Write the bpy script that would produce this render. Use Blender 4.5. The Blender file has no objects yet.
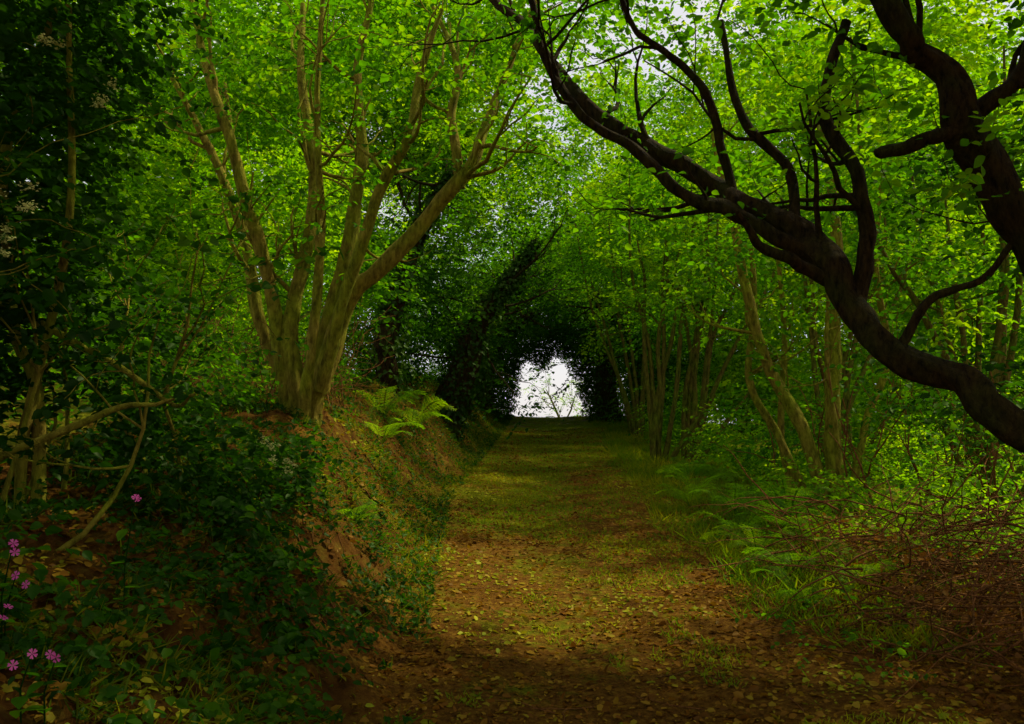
import bpy, math, numpy as np
from mathutils import Vector
rng = np.random.default_rng(7)
SL = 0.063
scene = bpy.context.scene

# ---------------------------------------------------------------- terrain
def S(y):
    y = np.asarray(y, float)
    a = np.where(y < 30, SL*y, SL*30 - 0.05*(y-30))
    a = np.where(y > 65, SL*30-1.75, a)
    return np.maximum(a, -0.6)
def pathc(y): return np.interp(y, [0,3.9,10.6,23,31,60],[.5,.46,.35,1.04,1.3,2.0])
def hw(y): return np.interp(y, [0,3.9,10.6,23,31],[1.0,1.06,1.25,1.36,1.4])
def sstep(t):
    t = np.clip(t,0,1); return t*t*(3-2*t)
def vn(x,y,seed=0):
    x=np.asarray(x,float)+seed*17.3; y=np.asarray(y,float)+seed*9.1
    xi=np.floor(x); yi=np.floor(y); fx=x-xi; fy=y-yi
    fx=fx*fx*(3-2*fx); fy=fy*fy*(3-2*fy)
    def h(a,b):
        v=np.sin(a*127.1+b*311.7+seed*3.7)*43758.5453
        return v-np.floor(v)
    return (h(xi,yi)*(1-fx)+h(xi+1,yi)*fx)*(1-fy)+(h(xi,yi+1)*(1-fx)+h(xi+1,yi+1)*fx)*fy
def fbm(x,y,seed=0,o=4):
    s=0;a=.5
    for i in range(o):
        s=s+a*(vn(x*2**i,y*2**i,seed+i)-.5); a*=.5
    return s
def H(x,y):
    """height above the sloping track plane"""
    x=np.asarray(x,float); y=np.asarray(y,float)
    u=x-pathc(y); w=hw(y)+0.35*fbm(y*.7,0*y+3,5)
    sl=-u-w; sr=u-w
    hb=np.interp(y,[0,4,8,14,22,31,45],[.7,.9,1.2,1.35,1.25,.9,.0])
    left=hb*sstep(sl/1.4)**.88+0.10*np.clip(sl-1.3,0,14)*np.clip((50-y)/20,0,1)
    right=-.05*sstep(sr/.4)-.25*sstep((sr-.8)/2.5)+.06*sstep(sr/.3)
    rough=np.clip(np.maximum(sl,sr)/.5,0.0,1)
    steep=sstep(sl/.4)*sstep((1.9-sl)/.5)
    d=left+right-.05*sstep(1-np.abs(u)/w)+fbm(x*1.3,y*1.3,2)*(.05+.22*rough)+fbm(x*5,y*5,9,3)*(.025+.18*steep+.04*rough)
    return d
def G(x,y): return H(x,y)+S(y)

# ---------------------------------------------------------------- mesh helpers
def link(o,parent=None):
    scene.collection.objects.link(o)
    if parent: o.parent=parent
    return o
def empty(name):
    e=bpy.data.objects.new(name,None); e.empty_display_size=.2
    return link(e)
def build(name, V, loops, starts, mat, parent=None, rnd=None, smooth=False, vattr=None):
    me=bpy.data.meshes.new(name)
    V=np.asarray(V,np.float32)
    me.vertices.add(len(V)); me.vertices.foreach_set("co",V.ravel())
    me.loops.add(len(loops)); me.loops.foreach_set("vertex_index",np.asarray(loops,np.int32))
    me.polygons.add(len(starts)); me.polygons.foreach_set("loop_start",np.asarray(starts,np.int32))
    me.update(calc_edges=True)
    if smooth: me.polygons.foreach_set("use_smooth",np.ones(len(starts),bool))
    if rnd is not None:
        a=me.attributes.new("rnd",'FLOAT','FACE'); a.data.foreach_set("value",np.asarray(rnd,np.float32))
    if vattr:
        for k,v in vattr.items():
            a=me.attributes.new(k,'FLOAT','POINT'); a.data.foreach_set("value",np.asarray(v,np.float32))
    me.materials.append(mat)
    return link(bpy.data.objects.new(name,me),parent)
def norm(v): return v/np.maximum(np.linalg.norm(v,axis=-1,keepdims=True),1e-9)

def template(kind):
    if kind=='hi': half=[(.10,.17),(.32,.34),(.58,.33),(.82,.16)]
    elif kind=='lo': half=[(.25,.32),(.68,.29)]
    elif kind=='ivy': half=[(-.08,.25),(.18,.45),(.45,.26),(.55,.30),(.75,.1)]
    elif kind=='blade': half=[(.4,.022)]
    elif kind=='turf': half=[(.35,.075)]
    elif kind=='pin': half=[(.3,.16)]
    elif kind=='petal': half=[(.5,.22),(.9,.38),(1.05,.2)]
    V=[(0,0,0)]+[(a,b,abs(b)*.25-.18*a*a) for a,b in half]+[(1,0,-.18)]+[(a,-b,abs(b)*.25-.18*a*a) for a,b in half[::-1]]
    if kind=='petal': V[len(half)+1]=(.88,0,-.1)
    n=len(half)
    f1=list(range(0,n+2)); f2=[0]+list(range(n+1,2*n+2))
    return np.array(V,float), f1[::-1], f2[::-1]
def leaves(name,P,D,N,size,mat,parent=None,kind='lo'):
    T,f1,f2=template(kind)
    P=np.asarray(P,float); D=norm(np.asarray(D,float)); N=np.asarray(N,float)
    N=norm(N-(N*D).sum(1,keepdims=True)*D); B=np.cross(N,D)
    M=len(P); size=np.broadcast_to(size,(M,))[:,None,None]
    V=P[:,None,:]+size*(T[None,:,0:1]*D[:,None,:]+T[None,:,1:2]*B[:,None,:]+T[None,:,2:3]*N[:,None,:])
    nv=len(T); V=V.reshape(-1,3)
    off=(np.arange(M)*nv)[:,None]
    L=(off+np.array(f1+f2)[None,:]).ravel()
    st=np.arange(2*M)*len(f1)
    r=rng.random(M)
    return build(name,V,L,st,mat,parent,rnd=np.repeat(r,2))
UP=np.array([0,0,1.])
def sprays(A,D,k=9,L=.45,size=.08,flat=.5,droop=.25):
    """leaf sprays: k leaves alternate along a twig starting at anchor A in direction D"""
    A=np.asarray(A,float); M=len(A); D=norm(np.asarray(D,float))
    t=(np.arange(k)+.5)/k
    t=t[None,:]+rng.normal(0,.05,(M,k))
    Ls=L*rng.uniform(.6,1.25,(M,1))
    side=norm(np.cross(D,UP)+rng.normal(0,.12,(M,3)))
    P=A[:,None,:]+D[:,None,:]*(t*Ls)[:,:,None]
    P[:,:,2]-=droop*(t*t)*Ls
    sg=np.where(np.arange(k)%2==0,1,-1)[None,:,None]
    LD=D[:,None,:]*.55+sg*side[:,None,:]*.8+rng.normal(0,.28,(M,k,3))
    LD[:,:,2]-=.22
    NN=np.array([0,0,1.])+rng.normal(0,flat,(M,k,3))
    sz=size*rng.uniform(.5,1.25,(M,k))*(1-.25*t)
    return P.reshape(-1,3),LD.reshape(-1,3),NN.reshape(-1,3),sz.ravel()
def randdir(n,zs=.35):
    v=rng.normal(0,1,(n,3)); v[:,2]*=zs
    return norm(v)
def blobpts(blobs,dens,shell=.55,cl=.0,seed=1):
    """sample spray anchors in ellipsoids (x,y,h,rx,ry,rz); h above track plane"""
    out=[];dr=[]
    for (x,y,h,rx,ry,rz) in blobs:
        n=int(dens*(rx*ry*rz)**(2/3)*4)
        d=norm(rng.normal(0,1,(n,3)))
        rr=shell+(1-shell)*rng.random(n)
        rr*=1+.45*fbm(d[:,0]*2.2+x,d[:,1]*2.2+d[:,2]*1.7+y,seed)*2
        p=d*rr[:,None]*np.array([rx,ry,rz])
        q=p+np.array([x,y,h]); q[:,2]+=S(q[:,1])
        keep=(vn(q[:,0]*1.5+q[:,2]*.9,q[:,1]*1.5-q[:,2]*1.3,seed+3)>cl)
        out.append(q[keep]); o=d[keep]*np.array([1,1,.3])+rng.normal(0,.5,(keep.sum(),3))*np.array([1,1,.4])
        dr.append(o)
    return np.vstack(out),norm(np.vstack(dr))

class Wood:
    def __init__(s): s.V=[];s.F=[];s.n=0;s.anch=[];s.adir=[]
    def tube(s,P,R,sides=8,gn=.12):
        P=np.asarray(P,float);R=np.asarray(R,float);n=len(P)
        T=norm(np.gradient(P,axis=0))
        ref=np.array([.31,.87,.2]) if abs(T[0][1])<.8 else np.array([1,0,0.])
        u=ref-T[0]*(ref@T[0]); u/=np.linalg.norm(u); Ul=[u]
        for i in range(1,n):
            u=u-T[i]*(u@T[i]); u=u/max(np.linalg.norm(u),1e-6); Ul.append(u)
        U=np.array(Ul); W=np.cross(T,U)
        a=np.arange(sides)/sides*2*np.pi
        ph=rng.random()*50
        acc=np.concatenate([[0],np.cumsum(np.linalg.norm(np.diff(P,axis=0),axis=1))])[:,None]
        ra=np.maximum(R[:,None],.004)
        j=acc/ (np.mean(ra)*5.0)
        rr=R[:,None]*(1+gn*2*(vn(np.cos(a)[None,:]*1.4+ph+j*.15,np.sin(a)[None,:]*1.4+j,3)-.5)+gn*.9*(vn(a[None,:]*2.2+ph+j*.4,j*2.6+ph,7)-.5))
        V=P[:,None,:]+rr[:,:,None]*(np.cos(a)[None,:,None]*U[:,None,:]+np.sin(a)[None,:,None]*W[:,None,:])
        s.V.append(V.reshape(-1,3))
        i=np.arange(n-1)[:,None]*sides; k=np.arange(sides)[None,:]; k2=(k+1)%sides
        F=np.stack([i+k,i+k2,i+sides+k2,i+sides+k],-1).reshape(-1,4)+s.n
        s.F.append(F); s.n+=n*sides
    def limb(s,pts,r,n=10,sides=10,jit=.015,gn=.18):
        p=np.array(pts,float); p=p.copy(); p[:,2]+=S(p[:,1])
        r=np.interp(np.arange(len(p)),np.linspace(0,len(p)-1,len(r)),r)
        q=np.vstack([2*p[0]-p[1],p,2*p[-1]-p[-2]]); out=[];ro=[]
        for i in range(1,len(q)-2):
            t=np.linspace(0,1,n,endpoint=False)[:,None]
            a,b,c,d=q[i-1],q[i],q[i+1],q[i+2]
            out.append(.5*((2*b)+(-a+c)*t+(2*a-5*b+4*c-d)*t*t+(-a+3*b-3*c+d)*t**3))
            ro.append(r[i-1]+(r[i]-r[i-1])*t[:,0])
        out.append(q[-2][None]); ro.append([r[-1]])
        P=np.vstack(out);R=np.concatenate(ro)
        m=len(P); tt=np.arange(m)
        for ax in range(3):
            P[:,ax]+=jit*2*(vn(tt*.11+ax*7+rng.random()*90,tt*0,4)-.5)*2
            P[:,ax]+=jit*.35*(vn(tt*.4+ax*7+rng.random()*90,tt*0,4)-.5)*2
        s.tube(P,R,sides,gn); return P,R
    def grow(s,p,d,L,r,lev,maxlev,up=.15,kids=4,wob=.22,anchor_from=1):
        n=7; P=[np.array(p,float)]; d=norm(np.array(d,float)); ds=[d]
        for i in range(n):
            d=norm(d+rng.normal(0,wob,3)+UP*up*(.5)); P.append(P[-1]+d*L/n); ds.append(d)
        P=np.array(P); R=np.linspace(r,max(r*.3,.0025),len(P))
        s.tube(P,R,6 if lev<2 else 4,.1)
        if lev>=anchor_from:
            for i in range(2,n+1,1):
                s.anch.append(P[i]); s.adir.append(norm(ds[i]+rng.normal(0,.7,3)*np.array([1,1,.5])))
        if lev<maxlev:
            for c in range(kids):
                i=rng.integers(2,n+1); dd=norm(ds[i]*.8+rng.normal(0,.75,3)*np.array([1,1,.7]))
                s.grow(P[i],dd,L*rng.uniform(.45,.7),R[i]*.65,lev+1,maxlev,up*.6,kids,wob,anchor_from)
    def sprout(s,PR,cnt,L,maxlev=2,t0=.35,out=None,kids=3,up=.2,spread=1.0,anchor_from=1,rs=.5,rmax=.03):
        P,R=PR;m=len(P);T=norm(np.gradient(P,axis=0))
        for c in range(cnt):
            i=int(m*(t0+(1-t0)*rng.random()));i=min(i,m-1)
            dd=T[i]*.6+rng.normal(0,.7*spread,3)
            if out is not None: dd=dd+np.array(out)
            s.grow(P[i],norm(dd),L*rng.uniform(.6,1.3),min(R[i]*rs,rmax),0,maxlev,up,kids,anchor_from=anchor_from)
    def mesh(s,name,mat,parent=None):
        V=np.vstack(s.V);F=np.vstack(s.F)
        return build(name,V,F.ravel(),np.arange(len(F))*4,mat,parent,smooth=True)

# ---------------------------------------------------------------- materials
def newmat(name):
    m=bpy.data.materials.new(name); m.use_nodes=True
    nt=m.node_tree; nt.nodes.clear(); o=nt.nodes.new('ShaderNodeOutputMaterial'); return m,nt,o
def ramp(nt,stops):
    r=nt.nodes.new('ShaderNodeValToRGB'); e=r.color_ramp.elements
    while len(e)<len(stops): e.new(.5)
    for i,(p,c) in enumerate(stops): e[i].position=p; e[i].color=(*c,1)
    return r
def leafmat(name,stops,tr=(1.0,1.0),mix=.5,gloss=.008,rough=.45,tb=.4):
    m,nt,o=newmat(name); N=nt.nodes.new; K=nt.links.new
    at=N('ShaderNodeAttribute'); at.attribute_name='rnd'
    geo=N('ShaderNodeNewGeometry')
    no=N('ShaderNodeTexNoise'); no.inputs['Scale'].default_value=.9; no.inputs['Detail'].default_value=2
    K(geo.outputs['Position'],no.inputs['Vector'])
    ma=N('ShaderNodeMath'); ma.operation='MULTIPLY_ADD'; ma.inputs[1].default_value=.55
    K(at.outputs['Fac'],ma.inputs[0])
    mb=N('ShaderNodeMath'); mb.operation='MULTIPLY_ADD'; mb.inputs[1].default_value=2.0; mb.inputs[2].default_value=-.79
    K(no.outputs['Fac'],mb.inputs[0]); K(mb.outputs[0],ma.inputs[2])
    r=ramp(nt,stops); K(ma.outputs[0],r.inputs['Fac'])
    d=N('ShaderNodeBsdfDiffuse'); K(r.outputs['Color'],d.inputs['Color'])
    t=N('ShaderNodeBsdfTranslucent')
    mu=N('ShaderNodeMix'); mu.data_type='RGBA'; mu.blend_type='MULTIPLY'; mu.inputs[0].default_value=1
    K(r.outputs['Color'],mu.inputs[6]); mu.inputs[7].default_value=(tr[0]*3.8,tr[1]*3.5,tb,1)
    K(mu.outputs[2],t.inputs['Color'])
    mx=N('ShaderNodeMixShader'); mx.inputs[0].default_value=mix
    K(d.outputs[0],mx.inputs[1]);K(t.outputs[0],mx.inputs[2])
    g=N('ShaderNodeBsdfGlossy'); g.inputs['Roughness'].default_value=rough; g.inputs['Color'].default_value=(.8,1,.5,1)
    m2=N('ShaderNodeMixShader'); m2.inputs[0].default_value=gloss
    K(mx.outputs[0],m2.inputs[1]);K(g.outputs[0],m2.inputs[2]);K(m2.outputs[0],o.inputs['Surface'])
    return m
def barkmat(name,c1,c2,moss,mossamt=.5,scale=1):
    m,nt,o=newmat(name); N=nt.nodes.new;K=nt.links.new
    geo=N('ShaderNodeNewGeometry')
    mp=N('ShaderNodeMapping'); mp.inputs['Scale'].default_value=(14*scale,14*scale,5*scale); K(geo.outputs['Position'],mp.inputs['Vector'])
    n1=N('ShaderNodeTexNoise'); n1.inputs['Scale'].default_value=1.6; n1.inputs['Detail'].default_value=8; n1.inputs['Roughness'].default_value=.7
    K(mp.outputs[0],n1.inputs['Vector'])
    r=ramp(nt,[(.34,c1),(.66,c2)]); K(n1.outputs['Fac'],r.inputs['Fac'])
    n2=N('ShaderNodeTexNoise'); n2.inputs['Scale'].default_value=3.5; n2.inputs['Detail'].default_value=5; K(geo.outputs['Position'],n2.inputs['Vector'])
    r2=ramp(nt,[(.5-.2*mossamt,(0,0,0)),(.75-.2*mossamt,(1,1,1))]); K(n2.outputs['Fac'],r2.inputs['Fac'])
    mm=N('ShaderNodeMix'); mm.data_type='RGBA'; mm.blend_type='MULTIPLY'; mm.inputs[0].default_value=1; mm.inputs[6].default_value=(*moss,1)
    r3=ramp(nt,[(.34,(.35,.35,.35)),(.66,(1.6,1.6,1.6))]); K(n1.outputs['Fac'],r3.inputs['Fac']); K(r3.outputs['Color'],mm.inputs[7])
    mx=N('ShaderNodeMix'); mx.data_type='RGBA'; K(r2.outputs['Color'],mx.inputs[0]); K(r.outputs['Color'],mx.inputs[6]); K(mm.outputs[2],mx.inputs[7])
    b=N('ShaderNodeBsdfPrincipled'); b.inputs['Roughness'].default_value=.9; b.inputs['Specular IOR Level'].default_value=.08; K(mx.outputs[2],b.inputs['Base Color'])
    bu=N('ShaderNodeBump'); bu.inputs['Strength'].default_value=1; bu.inputs['Distance'].default_value=.06; K(n1.outputs['Fac'],bu.inputs['Height']); K(bu.outputs[0],b.inputs['Normal'])
    K(b.outputs[0],o.inputs['Surface']); return m
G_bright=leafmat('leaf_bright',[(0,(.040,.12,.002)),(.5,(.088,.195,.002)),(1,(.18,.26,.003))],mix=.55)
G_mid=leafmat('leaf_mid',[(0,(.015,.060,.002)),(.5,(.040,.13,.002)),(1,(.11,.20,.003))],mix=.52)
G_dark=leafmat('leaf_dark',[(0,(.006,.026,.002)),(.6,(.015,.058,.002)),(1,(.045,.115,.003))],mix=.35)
G_ivy=leafmat('leaf_ivy',[(0,(.008,.028,.002)),(.6,(.018,.055,.002)),(1,(.05,.10,.003))],mix=.2,gloss=.02)
G_grass=leafmat('grass_blades',[(0,(.05,.12,.002)),(.5,(.11,.17,.003)),(1,(.24,.22,.006))],mix=.4)
G_bankgrass=leafmat('bank_grass_blades',[(0,(.03,.07,.002)),(.5,(.07,.11,.003)),(1,(.16,.16,.006))],mix=.35)
M_litter=leafmat('leaf_litter_mat',[(0,(.06,.022,.004)),(.35,(.17,.068,.008)),(.6,(.26,.15,.012)),(.8,(.15,.19,.006)),(1,(.32,.30,.014))],mix=.10)
M_brown=leafmat('dead_leaf_mat',[(0,(.05,.018,.005)),(.5,(.15,.06,.012)),(1,(.26,.12,.025))],mix=.15)
M_pink=leafmat('pink_petal',[(0,(.6,.08,.3)),(1,(.75,.16,.42))],tr=(.25,.25),mix=.25,tb=1)
M_cream=leafmat('cream_petal',[(0,(.45,.48,.12)),(1,(.6,.6,.22))],tr=(.25,.25),mix=.3,tb=1)
B_hazel=barkmat('bark_hazel',(.10,.072,.007),(.42,.33,.040),(.23,.25,.012),.75)
B_dark=barkmat('bark_dark',(.008,.005,.002),(.070,.042,.010),(.035,.038,.005),.4,1.3)
B_mid=barkmat('bark_mid',(.05,.038,.007),(.20,.15,.022),(.11,.13,.008),.65)
B_twig=barkmat('dead_twig',(.10,.034,.008),(.36,.15,.04),(.16,.09,.018),.3)

def groundmat():
    m,nt,o=newmat('woodland_ground'); N=nt.nodes.new;K=nt.links.new
    geo=N('ShaderNodeNewGeometry')
    def noise(sc,det=6,ro=.6):
        n=N('ShaderNodeTexNoise'); n.inputs['Scale'].default_value=sc;n.inputs['Detail'].default_value=det;n.inputs['Roughness'].default_value=ro
        K(geo.outputs['Position'],n.inputs['Vector']);return n
    a1=N('ShaderNodeAttribute');a1.attribute_name='green'
    a2=N('ShaderNodeAttribute');a2.attribute_name='bank'
    big=noise(1.1,5);fine=noise(26,8,.75);mid=noise(7,6,.7)
    g=ramp(nt,[(.3,(.05,.07,.003)),(.5,(.14,.15,.005)),(.7,(.28,.25,.010))]);K(fine.outputs['Fac'],g.inputs['Fac'])
    br=ramp(nt,[(.3,(.05,.022,.004)),(.5,(.15,.064,.008)),(.72,(.30,.17,.018))]);K(fine.outputs['Fac'],br.inputs['Fac'])
    ea=ramp(nt,[(.3,(.03,.012,.003)),(.5,(.11,.046,.007)),(.7,(.16,.11,.012))]);K(mid.outputs['Fac'],ea.inputs['Fac'])
    s1=N('ShaderNodeMath');s1.operation='ADD';K(big.outputs['Fac'],s1.inputs[0]);K(mid.outputs['Fac'],s1.inputs[1])
    s2=N('ShaderNodeMath');s2.operation='ADD';K(s1.outputs[0],s2.inputs[0]);K(a1.outputs['Fac'],s2.inputs[1])
    rr=ramp(nt,[(.33,(0,0,0)),(.42,(1,1,1))])
    s3=N('ShaderNodeMath');s3.operation='MULTIPLY';s3.inputs[1].default_value=.36;K(s2.outputs[0],s3.inputs[0]);K(s3.outputs[0],rr.inputs['Fac'])
    m1=N('ShaderNodeMix');m1.data_type='RGBA';K(rr.outputs['Color'],m1.inputs[0]);K(br.outputs['Color'],m1.inputs[6]);K(g.outputs['Color'],m1.inputs[7])
    m2=N('ShaderNodeMix');m2.data_type='RGBA';K(a2.outputs['Fac'],m2.inputs[0]);K(m1.outputs[2],m2.inputs[6]);K(ea.outputs['Color'],m2.inputs[7])
    b=N('ShaderNodeBsdfPrincipled');b.inputs['Roughness'].default_value=.95;b.inputs['Specular IOR Level'].default_value=.03
    K(m2.outputs[2],b.inputs['Base Color'])
    bu=N('ShaderNodeBump');bu.inputs['Strength'].default_value=1;bu.inputs['Distance'].default_value=.04;K(fine.outputs['Fac'],bu.inputs['Height']);K(bu.outputs[0],b.inputs['Normal'])
    K(b.outputs[0],o.inputs['Surface']);return m

# ---------------------------------------------------------------- ground sheet
def axis(lo,a,b,hi,st):
    g=lambda s,e:s+(e-s)*(np.linspace(0,1,26)**2.6)
    return np.concatenate([g(a,lo)[::-1][:-1],np.arange(a,b,st),g(b,hi)])
xs=axis(-600,-7,8,600,.07); ys=axis(-200,1.5,34,900,.07)
X,Y=np.meshgrid(xs,ys); Z=G(X,Y)
Z=np.where((np.abs(X)>60)|(Y>80),np.minimum(Z,.5),Z)
nx,ny=len(xs),len(ys)
i=(np.arange(ny-1)[:,None]*nx+np.arange(nx-1)[None,:])
F=np.stack([i,i+1,i+1+nx,i+nx],-1).reshape(-1,4)
U=X-pathc(Y); sl=-U-hw(Y); sr=U-hw(Y)
bankm=sstep((sl+.05)/.3)*sstep((2.0-sl)/.5)*(.45+.55*(fbm(X*2,Y*2,8)*2+.5>.4))
green=np.interp(Y,[3,5,8,14],[-.32,-.2,-.03,.15])+.2*sstep(sr/.6)+.3*sstep((sl-1.8)/.6)-.35*np.exp(-((U-.8)/.4)**2)*(Y<14)-.3*sstep(sr/.5)*(Y<6.5)+.12*np.exp(-(U/.4)**2)
build('ground',np.stack([X,Y,Z],-1).reshape(-1,3),F.ravel(),np.arange(len(F))*4,groundmat(),smooth=True,
      vattr={'green':green.ravel(),'bank':bankm.ravel()})

# ---------------------------------------------------------------- left hazel (multi-stem)
def tree(name,limbs,bark,leaf,size,k,L,kind='lo',flat=.5,leafdens=1.0):
    e=empty(name); w=Wood()
    for lb in limbs:
        PR=w.limb(lb['p'],lb['r'],sides=lb.get('s',10),jit=lb.get('j',.02),gn=lb.get('g',.18))
        if lb.get('n',0): w.sprout(PR,lb['n'],lb.get('L',1.),lb.get('m',1),lb.get('t',.4),lb.get('o'),lb.get('k',3),lb.get('u',.2),rmax=lb.get('rm',.025))
    w.mesh('trunk_and_branches',bark,e)
    if w.anch and leaf:
        A=np.array(w.anch);D=np.array(w.adir)
        sel=rng.random(len(A))<leafdens; A,D=A[sel],D[sel]
        P,LD,NN,sz=sprays(A,D,k,L,size,flat)
        leaves('foliage',P,LD,NN,sz,leaf,e,kind)
    return e
def zipp(xs,ys,hs): return list(zip(xs,ys,hs))
tree('hazel_tree',[
 dict(p=zipp([-1.83,-1.85,-1.75,-1.54,-1.10,-.68,-.39,-.19,-.02,.26],[8,8,7.95,7.9,7.9,7.9,7.9,8,8.1,8.2],[.7,1.14,1.61,2.27,2.69,3.16,3.53,4.05,4.61,5.27]),r=[.13,.105,.10,.088,.078,.068,.06,.045,.03,.02],n=7,t=.5),
 dict(p=zipp([-1.86,-1.88,-1.82,-1.66,-1.52,-1.45,-1.52,-1.38],[8.1]*8,[.7,1.19,1.8,2.36,3.02,3.67,4.52,5.27]),r=[.12,.10,.09,.08,.07,.06,.042,.025],n=6),
 dict(p=zipp([-1.95,-1.99,-2.08,-1.99,-1.94,-2.08,-2.13],[8,8,8,8.1,8.2,8.3,8.4],[.7,1.19,1.8,2.64,3.58,4.52,5.36]),r=[.12,.095,.08,.07,.055,.04,.025],n=6),
 dict(p=zipp([-2.0,-2.08,-2.22,-2.34,-2.63,-2.93,-3.07],[8.05,8,8,7.9,7.8,7.8,7.8],[.8,1.23,1.89,2.73,3.67,4.61,5.36]),r=[.10,.08,.07,.062,.05,.038,.025],n=6),
 dict(p=zipp([-2.05,-2.13,-2.41,-2.6,-2.93,-3.4],[8.1,8.1,8.2,8.2,8.2,8.2],[.85,1.28,1.98,2.83,3.67,4.52]),r=[.09,.07,.06,.05,.04,.025],n=6),
 dict(p=zipp([-.49,-.58,-.53,-.77],[7.9,8,8,8.1],[3.34,3.95,4.42,5.17]),r=[.05,.045,.035,.02],n=4,t=.3),
 dict(p=zipp([-1.78,-1.57,-1.19,-.91,-.82,-.63],[7.85,7.7,7.6,7.5,7.5,7.5],[1.42,2.17,3.2,3.67,4.24,4.89]),r=[.07,.055,.05,.045,.035,.02],n=5),
 dict(p=zipp([-1.9,-1.8,-1.75,-1.78,-1.7],[7.8,7.7,7.7,7.6,7.5],[1.1,2.0,3.0,4.0,5.2]),r=[.06,.045,.04,.03,.02],n=4),
 dict(p=zipp([-2.15,-2.6,-2.75,-3.0],[8.3,8.5,8.6,8.7],[1.2,2.2,3.2,4.6]),r=[.05,.04,.035,.02],n=4),
],B_hazel,G_mid,.07,9,.42,'hi',leafdens=.55)

# foreground left shrub
def shrub_wood(w,base,n,L,spread=.5,r=.02,lev=2):
    for i in range(n):
        x,y=base; d=norm(np.array([rng.normal(0,spread),rng.normal(0,spread),1.]))
        xx,yy=x+rng.normal(0,.2),y+rng.normal(0,.2)
        w.grow((xx,yy,float(G(xx,yy))-.05),d,L*rng.uniform(.7,1.2),r,0,lev,.15,3)
e=empty('elder_shrub'); w=Wood()
w.limb([(-2.1,4.0,.5),(-2.17,4.0,.85),(-2.21,4,1.46),(-2.31,4,1.84),(-2.5,4.1,2.6),(-2.3,4.2,3.5)],[.045,.035,.03,.028,.025,.015])
w.limb([(-2.25,4.0,.6),(-2.25,3.95,1.2),(-2.14,3.9,1.7),(-2.0,3.8,2.4),(-2.05,3.8,3.3)],[.03,.025,.02,.018,.012])
w.limb([(-2.9,3.7,1.0),(-2.4,3.6,1.14),(-2.03,3.5,1.28),(-1.6,3.5,1.46),(-1.4,3.5,1.5)],[.035,.025,.018,.012,.006])
w.limb([(-2.4,4.0,1.9),(-1.85,3.9,1.66),(-1.5,3.8,1.46),(-1.35,3.7,1.48)],[.02,.015,.010,.006])
for b in [(-2.2,3.6),(-2.0,4.4),(-2.6,4.0),(-2.7,3.2)]: shrub_wood(w,b,3,1.6,.3,.014)
w.mesh('stems',B_hazel,e)
bl=[(-2.45,3.9,3.6,.85,.9,1.0),(-2.5,3.9,2.7,.7,.8,.7),(-2.9,3.6,1.8,.7,.8,.8),(-2.15,3.7,2.1,.35,.4,.4),(-1.85,4.7,1.0,.5,.7,.45),(-1.95,4.2,.55,.6,.6,.5),(-2.9,4.6,3.4,.9,.9,1.6),(-1.75,5.3,.8,.35,.6,.35),(-2.5,5.2,1.7,.6,.7,.6),(-2.1,3.2,.45,.6,.5,.4),(-1.6,3.7,.4,.4,.5,.35),
 (-1.6,4.3,.6,.4,.5,.35),(-1.9,3.0,.75,.4,.4,.3),(-1.5,3.0,.45,.4,.4,.28),(-1.2,3.4,.25,.3,.4,.22),(-2.0,2.7,.6,.5,.4,.4),(-1.4,4.5,.55,.32,.5,.26),(-1.6,5.9,.95,.3,.5,.25),(-2.3,4.4,1.4,.5,.5,.4),(-1.35,2.7,.35,.35,.3,.25),(-1.2,4.0,.4,.3,.4,.2)]
A,D=blobpts(bl,230,.35,.17)
ok=A[:,2]>G(A[:,0],A[:,1])
A,D=A[ok],D[ok]
P,LD,NN,sz=sprays(np.vstack([A,np.array(w.anch)[::2]]),np.vstack([D,np.array(w.adir)[::2]]),7,.28,.066,.55)
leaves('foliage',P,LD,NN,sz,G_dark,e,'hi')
fp=[];fs=[]
for c in [(-2.1,3.3,2.3),(-2.0,3.3,2.2),(-1.93,3.3,2.25),(-2.02,3.25,2.12),(-1.95,3.5,3.0),(-1.75,3.5,2.75),(-1.2,4.3,1.22),(-1.15,4.4,1.1)]:
    for hh in range(3):
        cc=np.array(c)+rng.normal(0,.035,3); n=34; q=rng.normal(0,1,(n,3))*np.array([.015,.015,.010]); fp.append(q+cc+np.array([0,0,float(S(c[1]))]))
fp=np.vstack(fp)
leaves('flower_heads',fp,randdir(len(fp)),rng.normal(0,.5,(len(fp),3))+UP,.013,M_cream,e,'petal')

# campion
e=empty('red_campion'); w=Wood(); fl=[];fd=[];fn=[];ls=[];ldr=[];ln=[]
for (x,y,h) in [(-1.50,2.6,1.08),(-1.5,2.62,.98),(-1.45,2.5,.78),(-1.28,2.45,.66),(-1.32,2.4,.58),(-1.4,3.2,1.13),(-1.5,2.5,.7)]:
    z=h+float(S(y)); g=float(G(x-.05,y+.05)); z=max(z,g+.2)
    w.tube([(x-.05,y+.05,g-.02),(x-.04,y+.02,(g+z)/2),(x,y,z)],[.003,.0025,.002],5,0)
    f=norm(np.array([.3,-1,.45])+rng.normal(0,.4,3)); a=norm(np.cross(f,UP)); b=np.cross(f,a)
    for hd in range(2):
        c=np.array([x,y,z])+ (rng.normal(0,.022,3) if hd else 0)
        for k in range(5):
            t=k*2*np.pi/5+hd; d=a*np.cos(t)+b*np.sin(t); fl.append(c);fd.append(d+f*.25);fn.append(f)
    for j in range(5):
        t=rng.uniform(.2,.9); ls.append((x-.04,y+.02,g+(z-g)*t)); ldr.append(rng.normal(0,1,3)*[1,1,.3]); ln.append(UP)
w.mesh('stems',G_dark,e)
leaves('flowers',fl,fd,fn,.014,M_pink,e,'petal'); leaves('stem_leaves',ls,ldr,ln,.06,G_mid,e,'hi')

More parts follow.
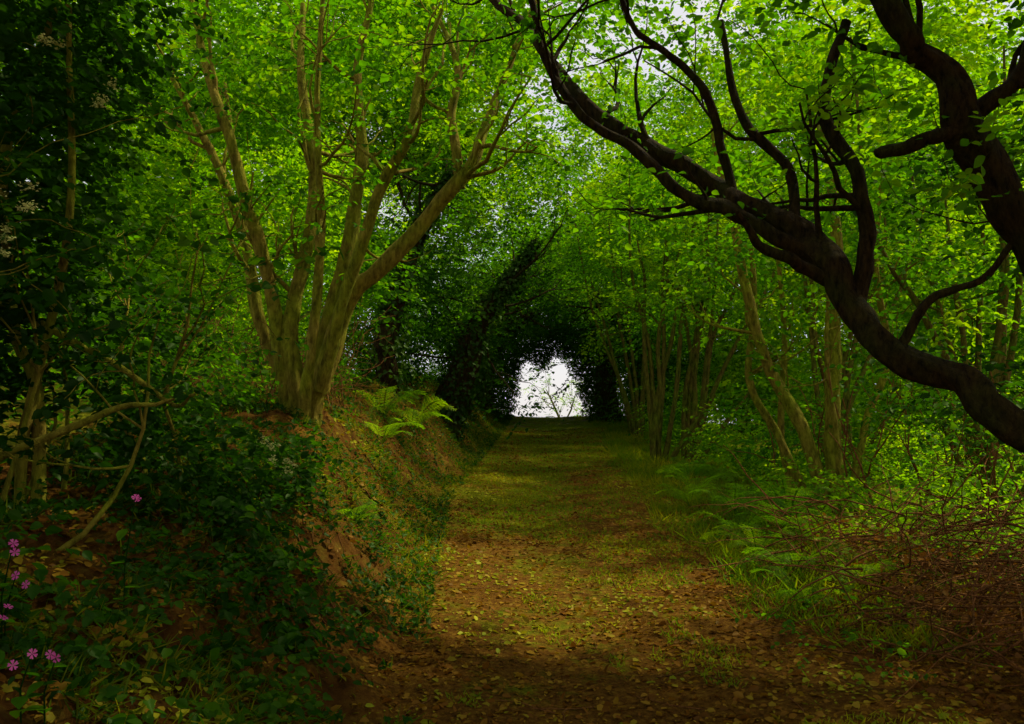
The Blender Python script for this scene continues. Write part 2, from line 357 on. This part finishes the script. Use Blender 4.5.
# ---------------------------------------------------------------- right big leaning tree
tree('oak_tree',[
 dict(p=[(3.9,4.0,-.2),(3.7,4.1,.35),(3.29,4.2,.87),(2.76,4.6,1.31),(2.52,4.8,1.52),(2.27,5.0,1.75),(2.09,5.2,2.03),(1.98,5.4,2.33),(1.79,5.6,2.62),(1.52,5.8,2.83),(1.18,6,3.08),(.8,6.3,3.45),(.45,6.6,3.89),(.15,6.9,4.4),(-.19,7.2,4.9)],
      r=[.17,.14,.10,.085,.082,.08,.085,.09,.07,.064,.058,.052,.042,.036,.03],s=18,j=.035,g=.34,n=9,t=.45,o=(0,0,.3)),
 dict(p=[(1.97,5.42,2.33),(1.62,5.5,2.52),(1.32,5.6,2.68),(1.0,5.75,2.95),(.62,5.9,3.3),(.3,6.0,3.8),(.1,6.1,4.4)],r=[.06,.05,.045,.04,.035,.03,.02],s=12,j=.03,g=.26,n=5,t=.3),
 dict(p=[(2.12,5.2,2.0),(2.22,5.3,2.4),(2.15,5.3,2.85),(2.05,5.4,3.3),(2.25,5.5,3.95)],r=[.055,.05,.045,.04,.03],s=12,j=.03,g=.26,n=4,t=.3),
 dict(p=[(1.55,5.8,2.82),(1.4,5.8,3.3),(1.2,5.8,3.7),(.92,5.8,4.0),(.7,5.8,4.4)],r=[.035,.032,.028,.022,.016],j=.025,g=.2,n=4,t=.3),
 dict(p=[(2.0,5.35,2.2),(1.75,5.2,2.3),(1.5,5.1,2.38),(1.35,5.0,2.55)],r=[.045,.038,.028,.015],j=.02,g=.2),
 dict(p=[(2.3,5.0,1.75),(2.5,5.0,2.02),(2.8,5.0,2.2),(3.2,5.0,2.7)],r=[.03,.025,.02,.012],j=.02,g=.2,n=3),
 dict(p=[(1.85,5.55,2.55),(1.85,5.7,3.0),(1.6,5.8,3.4),(1.5,5.9,4.1)],r=[.038,.034,.03,.02],j=.02,g=.2,n=3),
],B_dark,G_mid,.08,7,.4,'hi',leafdens=.65)
tree('oak_tree',[
 dict(p=[(3.9,5,-.2),(3.75,5,.5),(3.56,5,1.31),(3.09,5,2.31),(2.89,5,2.66),(2.71,5,3.01),(2.63,5,3.31),(2.45,5,3.6),(2.27,5,3.95),(2.0,5,4.5)],r=[.2,.16,.13,.105,.10,.105,.09,.08,.065,.05],s=18,j=.035,g=.3,n=5,t=.6),
 dict(p=[(2.75,5,2.97),(2.6,4.95,3.0),(2.45,4.9,2.98),(2.3,4.9,2.92),(2.16,4.9,2.87),(2.13,4.9,2.86)],r=[.065,.05,.042,.038,.03,.012],s=12,j=.012,g=.3),
 dict(p=[(2.72,5,3.05),(2.95,4.9,3.3),(3.1,4.9,3.7)],r=[.06,.045,.03],n=3),
],B_dark,G_mid,.085,7,.4,'hi',leafdens=.65)
# right mid stems
def rs(p,r,n=4,**k): return dict(p=p,r=r,n=n,L=.9,t=.45,**k)
tree('hazel_tree',[
 rs([(3.79,10,-.3),(3.76,10,.91),(3.79,10,1.96),(3.84,10,3.02),(3.73,10,4.54)],[.11,.095,.085,.07,.04],6),
 rs([(3.70,10,-.3),(3.38,10,.91),(3.02,10,1.6),(2.79,10,2.55),(2.61,10,3.6),(2.4,10,4.5)],[.10,.08,.07,.06,.045,.02],5),
 rs([(3.6,10.2,-.3),(3.2,10.3,.8),(2.9,10.3,1.5),(2.95,10.3,2.5),(2.9,10.3,3.7)],[.06,.05,.045,.04,.02],4),
 rs([(3.5,10.4,-.3),(3.3,10.5,.8),(3.35,10.5,1.9),(3.3,10.5,3.5)],[.05,.04,.035,.02],3),
 rs([(3.85,10,-.2),(4.1,10,.9),(4.4,10,1.8),(4.3,10,3.0),(4.5,10,4.2)],[.05,.045,.04,.035,.02],4),
 rs([(3.75,9.8,-.2),(3.65,9.6,.9),(3.5,9.5,1.8),(3.55,9.5,2.8)],[.035,.03,.025,.015],3),
],B_hazel,G_mid,.085,8,.42,leafdens=.6)
for (cx,cy,n,sp) in [(2.51,15,6,.16),(3.15,15.3,7,.2),(4.8,13,6,.25),(3.0,20,6,.15),(6.0,11,5,.3),(5.2,9.5,4,.25)]:
    lm=[]
    for j in range(n):
        dx=rng.normal(0,.12);sx=rng.normal(0,sp);h=rng.uniform(3.8,5.5)
        lm.append(dict(p=[(cx+dx*.5,cy+rng.normal(0,.1),-.3),(cx+dx+sx*.8,cy,1.0),(cx+dx+sx*2,cy,2.2),(cx+dx+sx*3.2+rng.normal(0,.1),cy,3.3),(cx+dx+sx*4,cy,h)],r=[.055,.042,.036,.026,.013],n=3,L=.8,t=.5))
    lm.append(dict(p=[(cx+.1,cy,-.2),(cx+.5,cy-.2,.5),(cx+1.0,cy-.3,1.2)],r=[.05,.04,.02],n=1))
    tree('hazel_sapling',lm,B_mid,G_bright,.09,8,.42)
e=empty('coppice_stems'); w=Wood()
for j in range(34):
    x=rng.uniform(3.6,6.5);y=rng.uniform(7.5,12); g=float(G(x,y))
    w.grow((x,y,g-.05),norm(np.array([rng.normal(0,.25),rng.normal(0,.2),1.])),rng.uniform(1.2,2.2),.016,0,1,.15,3)
w.mesh('stems',B_twig,e)
P,LD,NN,sz=sprays(np.array(w.anch)[::2],np.array(w.adir)[::2],6,.3,.07); leaves('foliage',P,LD,NN,sz,G_mid,e)

# ---------------------------------------------------------------- ivy clad trees of the tunnel
def ivytree(name,pts,r,n=5,dens=900,leaf=G_ivy):
    e=empty(name); w=Wood(); PR=w.limb(pts,r,sides=12,jit=.06,gn=.3)
    w.sprout(PR,n,1.6,2,.4,kids=3)
    w.mesh('trunk_and_branches',B_dark,e)
    P,R=PR; i=rng.integers(0,len(P),dens); d=norm(rng.normal(0,1,(dens,3)))
    p=P[i]+d*(R[i]*rng.uniform(.9,1.2,dens)*(1+1.3*vn(P[i][:,2]*2.2,i*.13,3)))[:,None]
    ld=norm(rng.normal(0,.6,(dens,3))+np.array([0,0,-.7])+d*.4)
    leaves('ivy',p,ld,d+np.array([0,0,.4]),rng.uniform(.05,.10,dens),leaf,e,'ivy')
    A=np.array(w.anch)[::2];D=np.array(w.adir)[::2]
    a,b,c,s=sprays(A,D,7,.45,.10); leaves('foliage',a,b,c,s,G_dark,e)
ivytree('ivy_covered_tree',[(-1.3,16,.5),(-1.07,16,.9),(-.85,16,1.8),(-.45,16,2.74),(.0,16,3.3),(.4,16.2,4.0)],[.3,.26,.24,.16,.10,.05],9,3500)
ivytree('ivy_covered_tree',[(-1.9,13.5,.9),(-2.0,13.5,1.8),(-1.8,13.5,3.0),(-1.4,13.6,4.2),(-.9,13.6,4.8)],[.2,.18,.15,.10,.06],5,2000)
ivytree('ivy_covered_tree',[(-1.2,20,.6),(-1.0,20,1.8),(-.6,20,2.9),(.3,20,3.8)],[.28,.26,.2,.1],8,2600)
ivytree('ivy_covered_tree',[(-.75,25,.5),(-.7,25,1.6),(-.4,25,2.6),(.6,25,3.3)],[.3,.28,.22,.1],8,2600)
ivytree('ivy_covered_tree',[(3.0,26,-.2),(2.95,26,1.2),(2.8,26,2.4),(2.2,26,3.2)],[.32,.3,.24,.1],8,2600)
ivytree('ivy_covered_tree',[(3.4,22,-.2),(3.3,22,1.5),(3.0,22,2.7),(2.2,22,3.6)],[.2,.16,.14,.08],4,1600)

# ---------------------------------------------------------------- foliage masses
def mass(name,blobs,dens,leaf,size,k=8,L=.5,cl=.2,shell=.35,kind='lo',flat=.5,filt=None,seed=1):
    A,D=blobpts(blobs,dens,shell,cl,seed)
    ok=A[:,2]>G(A[:,0],A[:,1])+.02
    if filt is not None: ok&=filt(A)
    A,D=A[ok],D[ok]
    P,LD,NN,sz=sprays(A,D,k,L,size,flat); print(name,len(P))
    return leaves(name,P,LD,NN,sz,leaf,None,kind)
def tunnel(A):
    y=A[:,1]; u=A[:,0]-pathc(y); h=A[:,2]-S(y)
    rw=np.interp(y,[0,10,20,25,29,31],[2.6,2.3,1.75,1.35,1.15,1.1]); rh=np.interp(y,[0,10,20,25,29,31],[4.8,4.3,3.0,2.25,2.0,2.0])
    ex=np.interp(y,[15,26],[2.1,2.9])
    return (np.abs(u)/rw)**ex+(np.clip(h,0,9)/rh)**ex
def tn(A): return 1+1.1*(vn(A[:,0]*1.8,A[:,2]*1.8,4)-.5)+.15*(vn(A[:,0]*7,A[:,2]*5+A[:,1],14)-.5)
def clear(A):
    """keeps the walking tunnel clear"""
    return tunnel(A)>tn(A)
R=lambda a,b:rng.uniform(a,b)
bl=[(R(-17,-6),R(13,34),R(1,7.5),R(1.5,2.4),R(1.5,2.4),R(1.2,2)) for _ in range(46)]+[(R(-18,-7),R(28,40),R(6,15),2.4,2.4,2) for _ in range(24)]
mass('background_foliage',bl,50,G_bright,.14,8,.6,.25)
bl=[(R(6.5,17),R(13,36),R(0,7),R(1.5,2.4),R(1.5,2.4),R(1.2,2)) for _ in range(48)]+[(R(4,22),R(30,40),R(6,16),2.4,2.4,2) for _ in range(34)]
mass('background_foliage',bl,50,G_bright,.14,8,.6,.25)
bl=[(R(-9,9),R(33,40),R(6,17),2.2,2,1.8) for _ in range(40)]+[(R(-28,-5),R(34,42),R(0,7),2.4,2,1.8) for _ in range(26)]+[(R(6,28),R(34,42),R(0,7),2.4,2,1.8) for _ in range(26)]
mass('background_foliage',bl,50,G_bright,.17,8,.6,.12)
# tunnel lining
bl=[]
for y in np.arange(12,33,1.15):
    for th in np.linspace(-.15,1.15,9):
        a=th*math.pi
        rw=np.interp(y,[10,20,31],[3.6,3.1,2.6]); rh=np.interp(y,[10,20,28,31],[5.6,4.5,3.7,3.4])
        if y<19 and math.cos(a)>.2 and rng.random()<.6: continue
        if y<22 and math.sin(a)>.6 and rng.random()<.4: continue
        bl.append((float(pathc(y))+rw*math.cos(a)+R(-.4,.4),y+R(-.5,.5),rh*math.sin(a)+R(-.3,.3)+.3,R(.8,1.2),R(.8,1.2),R(.6,.95)))
mass('tunnel_foliage',bl,58,G_mid,.085,8,.45,.35,filt=clear)
bl=[(R(-3.2,-.4),R(14.5,24),R(1.6,4.0),R(.6,1.0),R(.6,1),R(.5,.8)) for _ in range(22)]+[(R(3.4,5),R(20,28),R(.8,4.2),R(.6,1.0),R(.6,1),R(.5,.8)) for _ in range(14)]+[(R(-1.5,4),R(24,30),R(2.6,4.2),R(.6,1.0),R(.6,1),R(.4,.7)) for _ in range(14)]
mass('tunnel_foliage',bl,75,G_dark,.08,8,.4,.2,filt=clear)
bl=[(R(-7,-.6),R(29,33),R(.3,6.5),1.2,.9,1.0) for _ in range(24)]+[(R(3.2,9),R(29,33),R(0,6.5),1.2,.9,1.0) for _ in range(24)]+[(R(-1.5,4.5),R(28.5,31.5),R(2.9,7),1.2,1,.9) for _ in range(24)]
mass('hedge',bl,80,G_mid,.095,8,.4,.1,filt=clear)
# dense leafy rim of the far opening, leaf colour darkened for backlit shade
n=22000; y=rng.uniform(26,30.5,n); A=np.stack([pathc(y)+rng.uniform(-2.3,2.3,n),y,S(y)+rng.uniform(0,3.6,n)],-1)
tm=tunnel(A); A=A[(tm>tn(A))&(tm<3.5)]
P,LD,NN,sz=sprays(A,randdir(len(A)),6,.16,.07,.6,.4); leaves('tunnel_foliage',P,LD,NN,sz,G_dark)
# high canopy
bl=[(R(-6,8),R(11,30),R(7,9.5),R(1.2,1.9),R(1.2,1.9),R(.4,.7)) for _ in range(24)]
mass('shade_canopy',bl,32,G_bright,.11,8,.55,.4,filt=clear)
bl=[(R(-9,1.5),R(13,22),R(7.2,11.5),R(1.2,1.9),R(1.2,1.9),R(.6,1.0)) for _ in range(34)]+[(R(-4,3),R(9,13),R(5.2,7.2),R(.8,1.3),R(.8,1.3),R(.4,.6)) for _ in range(9)]+[(R(2,13),R(20,28),R(9,14),R(1.4,2.),R(1.4,2.),R(.7,1.1)) for _ in range(18)]
mass('shade_canopy',bl,40,G_mid,.11,8,.55,.2,filt=clear)
bl=[(R(-4.5,5),R(-5,4.6),R(4.3,6.5),R(1,1.6),R(1,1.6),R(.4,.7)) for _ in range(34)]  # canopy over and behind the camera, added to block light and darken the foreground
mass('shade_canopy',bl,44,G_dark,.12,8,.5,.15)
bl=[(R(3.5,7),R(1,6),R(3.5,7.5),R(1,1.6),R(1,1.6),R(.5,.8)) for _ in range(16)]+[(R(1,6.5),R(3.5,6),R(6,8),R(1,1.5),R(1,1.5),R(.4,.7)) for _ in range(10)]  # extra blobs mostly out of frame, added on the sun side to shade the foreground
mass('shade_canopy',bl,44,G_dark,.11,8,.5,.2)
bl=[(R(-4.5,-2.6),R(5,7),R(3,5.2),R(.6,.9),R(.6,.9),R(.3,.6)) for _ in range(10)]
mass('shade_canopy',bl,50,G_dark,.075,8,.4,.25)
# undergrowth
bl=[(float(pathc(y)-hw(y))-1.7+R(-.5,.1),y,1.45+R(-.2,.2),R(.4,.6),R(.4,.6),R(.25,.5)) for y in np.arange(5.5,30,.6)]
bl+=[(R(-6,-3),y,1.7+R(-.2,.6),R(.6,.9),R(.5,.9),R(.4,.8)) for y in np.arange(6,24,.8)]
mass('undergrowth',bl,90,G_mid,.06,7,.3,.3)
bl=[(float(pathc(y)-hw(y))-R(.3,1.7),y,.0,R(.15,.3),.3,.13) for y in np.arange(4.5,24,.3)]+[(R(-2.2,-.8),R(2.5,4.6),.0,.3,.3,.16) for _ in range(24)]
bl=[(x,y,float(H(x,y))+.03,a,b,c) for x,y,_,a,b,c in bl]
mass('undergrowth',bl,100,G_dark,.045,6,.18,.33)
bl=[(float(pathc(y)+hw(y))+1.5+R(-.5,.9),y,.12+R(-.1,.2),R(.35,.6),R(.35,.6),R(.25,.45)) for y in np.arange(7,30,.5)]
bl+=[(R(4.2,8),R(6,16),R(0,.8),R(.5,.9),R(.5,.9),R(.4,.8)) for _ in range(34)]
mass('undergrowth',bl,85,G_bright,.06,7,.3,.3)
bl=[(R(1.7,4.6),R(4.0,8),R(-.1,.1),R(.2,.4),R(.2,.4),R(.1,.25)) for _ in range(30)]
mass('undergrowth',bl,100,G_mid,.045,6,.2,.35)
bl=[(R(2.2,5.5),R(8,14),R(2.6,5.2),R(.6,1.0),R(.6,1.0),R(.3,.5)) for _ in range(20)]
mass('shade_canopy',bl,42,G_mid,.08,8,.45,.35,filt=clear)
bl=[(R(3.0,4.6),R(4.6,7),R(1.3,3.6),R(.35,.65),R(.35,.6),R(.25,.4)) for _ in range(18)]
mass('shade_canopy',bl,55,G_dark,.07,7,.4,.3)

# ---------------------------------------------------------------- ground cover
def scatter(n,x0,x1,y0,y1,fn,pw=1.6):
    y=y0+(y1-y0)*rng.random(n)**pw; x=rng.uniform(x0,x1,n)
    k=fn(x,y); x,y=x[k],y[k]; return x,y
x,y=scatter(130000,-3,4.5,2.5,24,lambda x,y:(vn(x*1.7,y*1.7,6)*.7+.3)>rng.random(len(x)))
P=np.stack([x,y,G(x,y)+.006],-1); D=rng.normal(0,1,(len(x),3)); D[:,2]*=.3
leaves('leaf_litter',P,D,UP+rng.normal(0,.5,(len(x),3)),.014+.045*rng.random(len(x))**1.6,M_litter,None,'lo')
def tf(x,y):
    u=np.abs(x-pathc(y)); g=np.interp(y,[2.5,5,8,12],[.42,.5,.62,.74])+.08*np.exp(-(u/.4)**2)
    return (u<hw(y)+.5)&((vn(x*2.2,y*1.6,12)*.45+.3*vn(x*9,y*6,2)+.25*vn(x*.9,y*.5,33))<g*.75)
x,y=scatter(190000,-1.5,3.6,2.6,30,tf,1.5)
P=np.stack([x,y,G(x,y)-.003],-1); D=rng.normal(0,.7,(len(x),3)); D[:,2]=.8
leaves('grass',P,D,rng.normal(0,1,(len(x),3)),rng.uniform(.02,.055,len(x)),G_grass,None,'turf' )
def vf(x,y):
    s=x-pathc(y)-hw(y)+.5*(vn(y*1.2,x*0,5)-.5); return (s>-.05)&(s<5)&(vn(x*1.7,y*1.7,21)*.9<(.7*np.exp(-((s-.7)/1.4)**2)+.12)*np.clip((y-3.5)/3,.15,1))
x,y=scatter(95000,1.2,8,4.0,28,vf,1.2)
P=np.stack([x,y,G(x,y)-.01],-1); D=rng.normal(0,.8,(len(x),3)); D[:,2]=1
leaves('grass',P,D,rng.normal(0,1,(len(x),3)),.06+.28*rng.random(len(x))*vn(x*2.5,y*2.5,14),G_grass,None,'blade')
def bf(x,y):
    s=-(x-pathc(y))-hw(y); return (s>-.15)&(s<2.2)&(vn(x*1.8,y*1.8,31)*.6+.4*vn(x*6,y*6,30)<.52+.015*y)
x,y=scatter(110000,-4,1,2.6,29,bf,1.4)
P=np.stack([x,y,G(x,y)],-1); D=rng.normal(0,.7,(len(x),3))+np.array([.5,-.2,.3])
leaves('grass',P,D,rng.normal(0,1,(len(x),3)),rng.uniform(.03,.15,len(x)),G_bankgrass,None,'blade')
x,y=scatter(50000,-4,1,2.4,29,bf,1.6)
P=np.stack([x,y,G(x,y)+rng.uniform(.01,.07,len(x))],-1); D=rng.normal(0,.6,(len(x),3))+np.array([.6,-.3,-.2])
leaves('ivy_ground_cover',P,D,np.array([.5,-.3,1])+rng.normal(0,.4,(len(x),3)),rng.uniform(.02,.055,len(x)),G_dark,None,'ivy')

def fern(x,y,L=.7,n=9,lean=(0,0)):
    P=[];D=[];Nn=[];s=[]; z=float(G(x,y)); w=Wood()
    for f in range(n):
        a=f*2*np.pi/n+rng.normal(0,.25); hd=np.array([np.cos(a)+lean[0],np.sin(a)+lean[1],0]); hd/=np.linalg.norm(hd)
        l=L*rng.uniform(.7,1.2); m=20; t=np.linspace(0,1,m); st=rng.uniform(.9,1.35)
        r=np.stack([x+hd[0]*l*t*.8,y+hd[1]*l*t*.8,z+l*(st*t-.75*t**2.2)],-1)
        w.tube(r[::3],np.linspace(.005,.0015,len(r[::3])),4,0)
        T=norm(np.gradient(r,axis=0)); sd=norm(np.cross(T,UP)+rng.normal(0,.25,3)); nn=np.cross(sd,T)
        for sg in (-1,1):
            for i in range(4,m):
                pl=l*.25*np.sin(np.pi*np.clip((t[i]-.08)*1.02,0,1))**.7*(1-.45*t[i])+.01
                dr=norm(sd[i]*sg+T[i]*.45-UP*.15+rng.normal(0,.08,3))
                for q in np.linspace(.08,.95,9):
                    for s2 in (-1,1):
                        P.append(r[i]+dr*pl*q); D.append(dr*.7+T[i]*s2); Nn.append(nn[i]); s.append(l*.030*(1-.6*q)+.003)
    return w,P,D,Nn,s
for (x,y,L) in [(2.75,8.6,.75),(2.4,9.3,.7),(3.0,9.4,.7),(2.3,10.8,.65),(2.7,7.6,.6),(3.3,8.3,.7),(2.2,8.4,.5),(3.6,7.2,.6),(2.1,7.4,.5),(2.15,6.6,.5),(2.5,6.2,.5),(1.95,5.8,.38),(2.05,9.9,.5),
                (-1.6,10.6,.6),(-1.75,11.6,.75),(-1.5,12.8,.7),(2.6,12.5,.6),(4.6,8.5,.8),(4.4,7.4,.7),(-1.2,6.6,.3)]:
    w,P,D,Nn,s=fern(x,y,L,10); e=empty('fern'); w.mesh('stalks',G_grass,e)
    leaves('fronds',np.array(P),np.array(D),np.array(Nn),np.array(s),G_bright,e,'pin')

# brush pile
e=empty('brush_pile'); w=Wood()
for j in range(750):
    x=R(2.2,4.6);y=R(4.2,7.2);g=float(G(x,y)); hh=max(0,.7-.3*abs(x-3.3))
    a=R(0,2*np.pi); d=np.array([np.cos(a),np.sin(a)*.6,R(-.1,.6)]); 
    p=np.array([x,y,g+R(0,hh)]); l=R(.35,1.1); n=7; pts=[p]
    for q in range(n): d=norm(d+rng.normal(0,.16,3)-UP*.07); pts.append(pts[-1]+d*l/n)
    pts=np.array(pts); pts[:,2]=np.maximum(pts[:,2],G(pts[:,0],pts[:,1])+.01)
    r=R(.003,.009); w.tube(pts,np.linspace(r,r*.4,len(pts)),4,0)
w.mesh('twigs',B_twig,e)
n=6000;x=rng.uniform(2.0,4.8,n);y=rng.uniform(4.0,7.4,n)
leaves('dead_leaves',np.stack([x,y,G(x,y)+rng.uniform(.0,.34,n)*(x>2.4)+.005],-1),randdir(n),UP+rng.normal(0,.8,(n,3)),rng.uniform(.02,.055,n),M_brown,e,'lo')
# tangle of dead twigs under the left hazel
e=empty('dead_bramble_stems'); w=Wood()
for j in range(130):
    x=R(-4.2,-1.9);y=R(8.2,10.5);g=float(G(x,y))
    w.grow((x,y,g-.03),norm(np.array([rng.normal(0,.6),rng.normal(0,.4),1.])),R(.5,1.4),.006,0,1,.0,2)
w.mesh('twigs',B_twig,e)
e=empty('fallen_twigs'); w=Wood()
for j in range(260):
    y=2.8+R(0,1)**1.6*16; x=R(-1.2,3.0); a=R(0,6.28); l=R(.1,.5); t=np.linspace(0,1,6)
    px=x+np.cos(a)*l*t+rng.normal(0,.01,6); py=y+np.sin(a)*l*t+rng.normal(0,.01,6)
    w.tube(np.stack([px,py,G(px,py)+.008],-1),np.linspace(.004,.0015,6),4,0)
for j in range(60):
    y=R(4,13); x0=float(pathc(y)-hw(y))-R(.5,1.6); l=R(.3,.8); t=np.linspace(0,1,9)
    px=x0+l*.7*t+rng.normal(0,.02,9); py=y+R(-.4,.4)*t+rng.normal(0,.02,9)
    w.tube(np.stack([px,py,G(px,py)+.012],-1),np.linspace(.008,.002,9),5,0)
w.mesh('twigs',B_twig,e)
tree('hawthorn_tree',[dict(p=[(2.5,42,-1.2),(2.45,42,.2),(2.1,42,1.2),(1.7,42,2.0)],r=[.08,.06,.05,.02],n=9,L=1.0,t=.3),
   dict(p=[(2.45,42,.2),(2.9,42,1.0),(3.1,42,1.7)],r=[.05,.04,.02],n=8,L=.8,t=.2),dict(p=[(2.9,42,-.8),(3.3,42,.0),(3.5,42,.5)],r=[.05,.04,.02],n=9,L=.7,t=.2)],B_hazel,G_bright,.09,6,.3,leafdens=.8)

# ---------------------------------------------------------------- light
el,rot=math.radians(56),math.radians(64)
world=bpy.data.worlds.new("World"); scene.world=world; world.use_nodes=True
nt=world.node_tree; bg=nt.nodes['Background']; sk=nt.nodes.new('ShaderNodeTexSky'); sk.sky_type='NISHITA'; sk.sun_disc=False
sk.sun_elevation=el; sk.sun_rotation=rot; sk.dust_density=1
# thin high cloud over most of the sky
tc=nt.nodes.new('ShaderNodeTexCoord'); cn=nt.nodes.new('ShaderNodeTexNoise'); cn.inputs['Scale'].default_value=2.5; cn.inputs['Detail'].default_value=5
nt.links.new(tc.outputs['Generated'],cn.inputs['Vector'])
cr=ramp(nt,[(.3,(.5,.5,.5)),(.6,(.92,.92,.92))]); nt.links.new(cn.outputs['Fac'],cr.inputs['Fac'])
mx=nt.nodes.new('ShaderNodeMix'); mx.data_type='RGBA'; mx.inputs[7].default_value=(6.2,5.9,5.9,1)
nt.links.new(cr.outputs['Color'],mx.inputs[0]); nt.links.new(sk.outputs[0],mx.inputs[6])
nt.links.new(mx.outputs[2],bg.inputs['Color']); bg.inputs['Strength'].default_value=.15
ld=bpy.data.lights.new('sun','SUN'); ld.energy=5; ld.angle=math.radians(2); ld.color=(1,.92,.66)
so=bpy.data.objects.new('sun',ld); link(so)
sv=Vector((math.sin(rot)*math.cos(el),math.cos(rot)*math.cos(el),math.sin(el)))
so.rotation_euler=sv.to_track_quat('Z','Y').to_euler(); so.location=(10,10,30)
cd=bpy.data.cameras.new('camera'); cd.lens=30; cd.sensor_width=36; cd.clip_end=3000; cd.clip_start=.05
co=bpy.data.objects.new('camera',cd); link(co); co.location=(0,0,1.6); co.rotation_euler=(math.radians(90+4.2),0,0)
scene.camera=co
scene.view_settings.view_transform='Standard'; scene.view_settings.look='None'; scene.view_settings.exposure=0
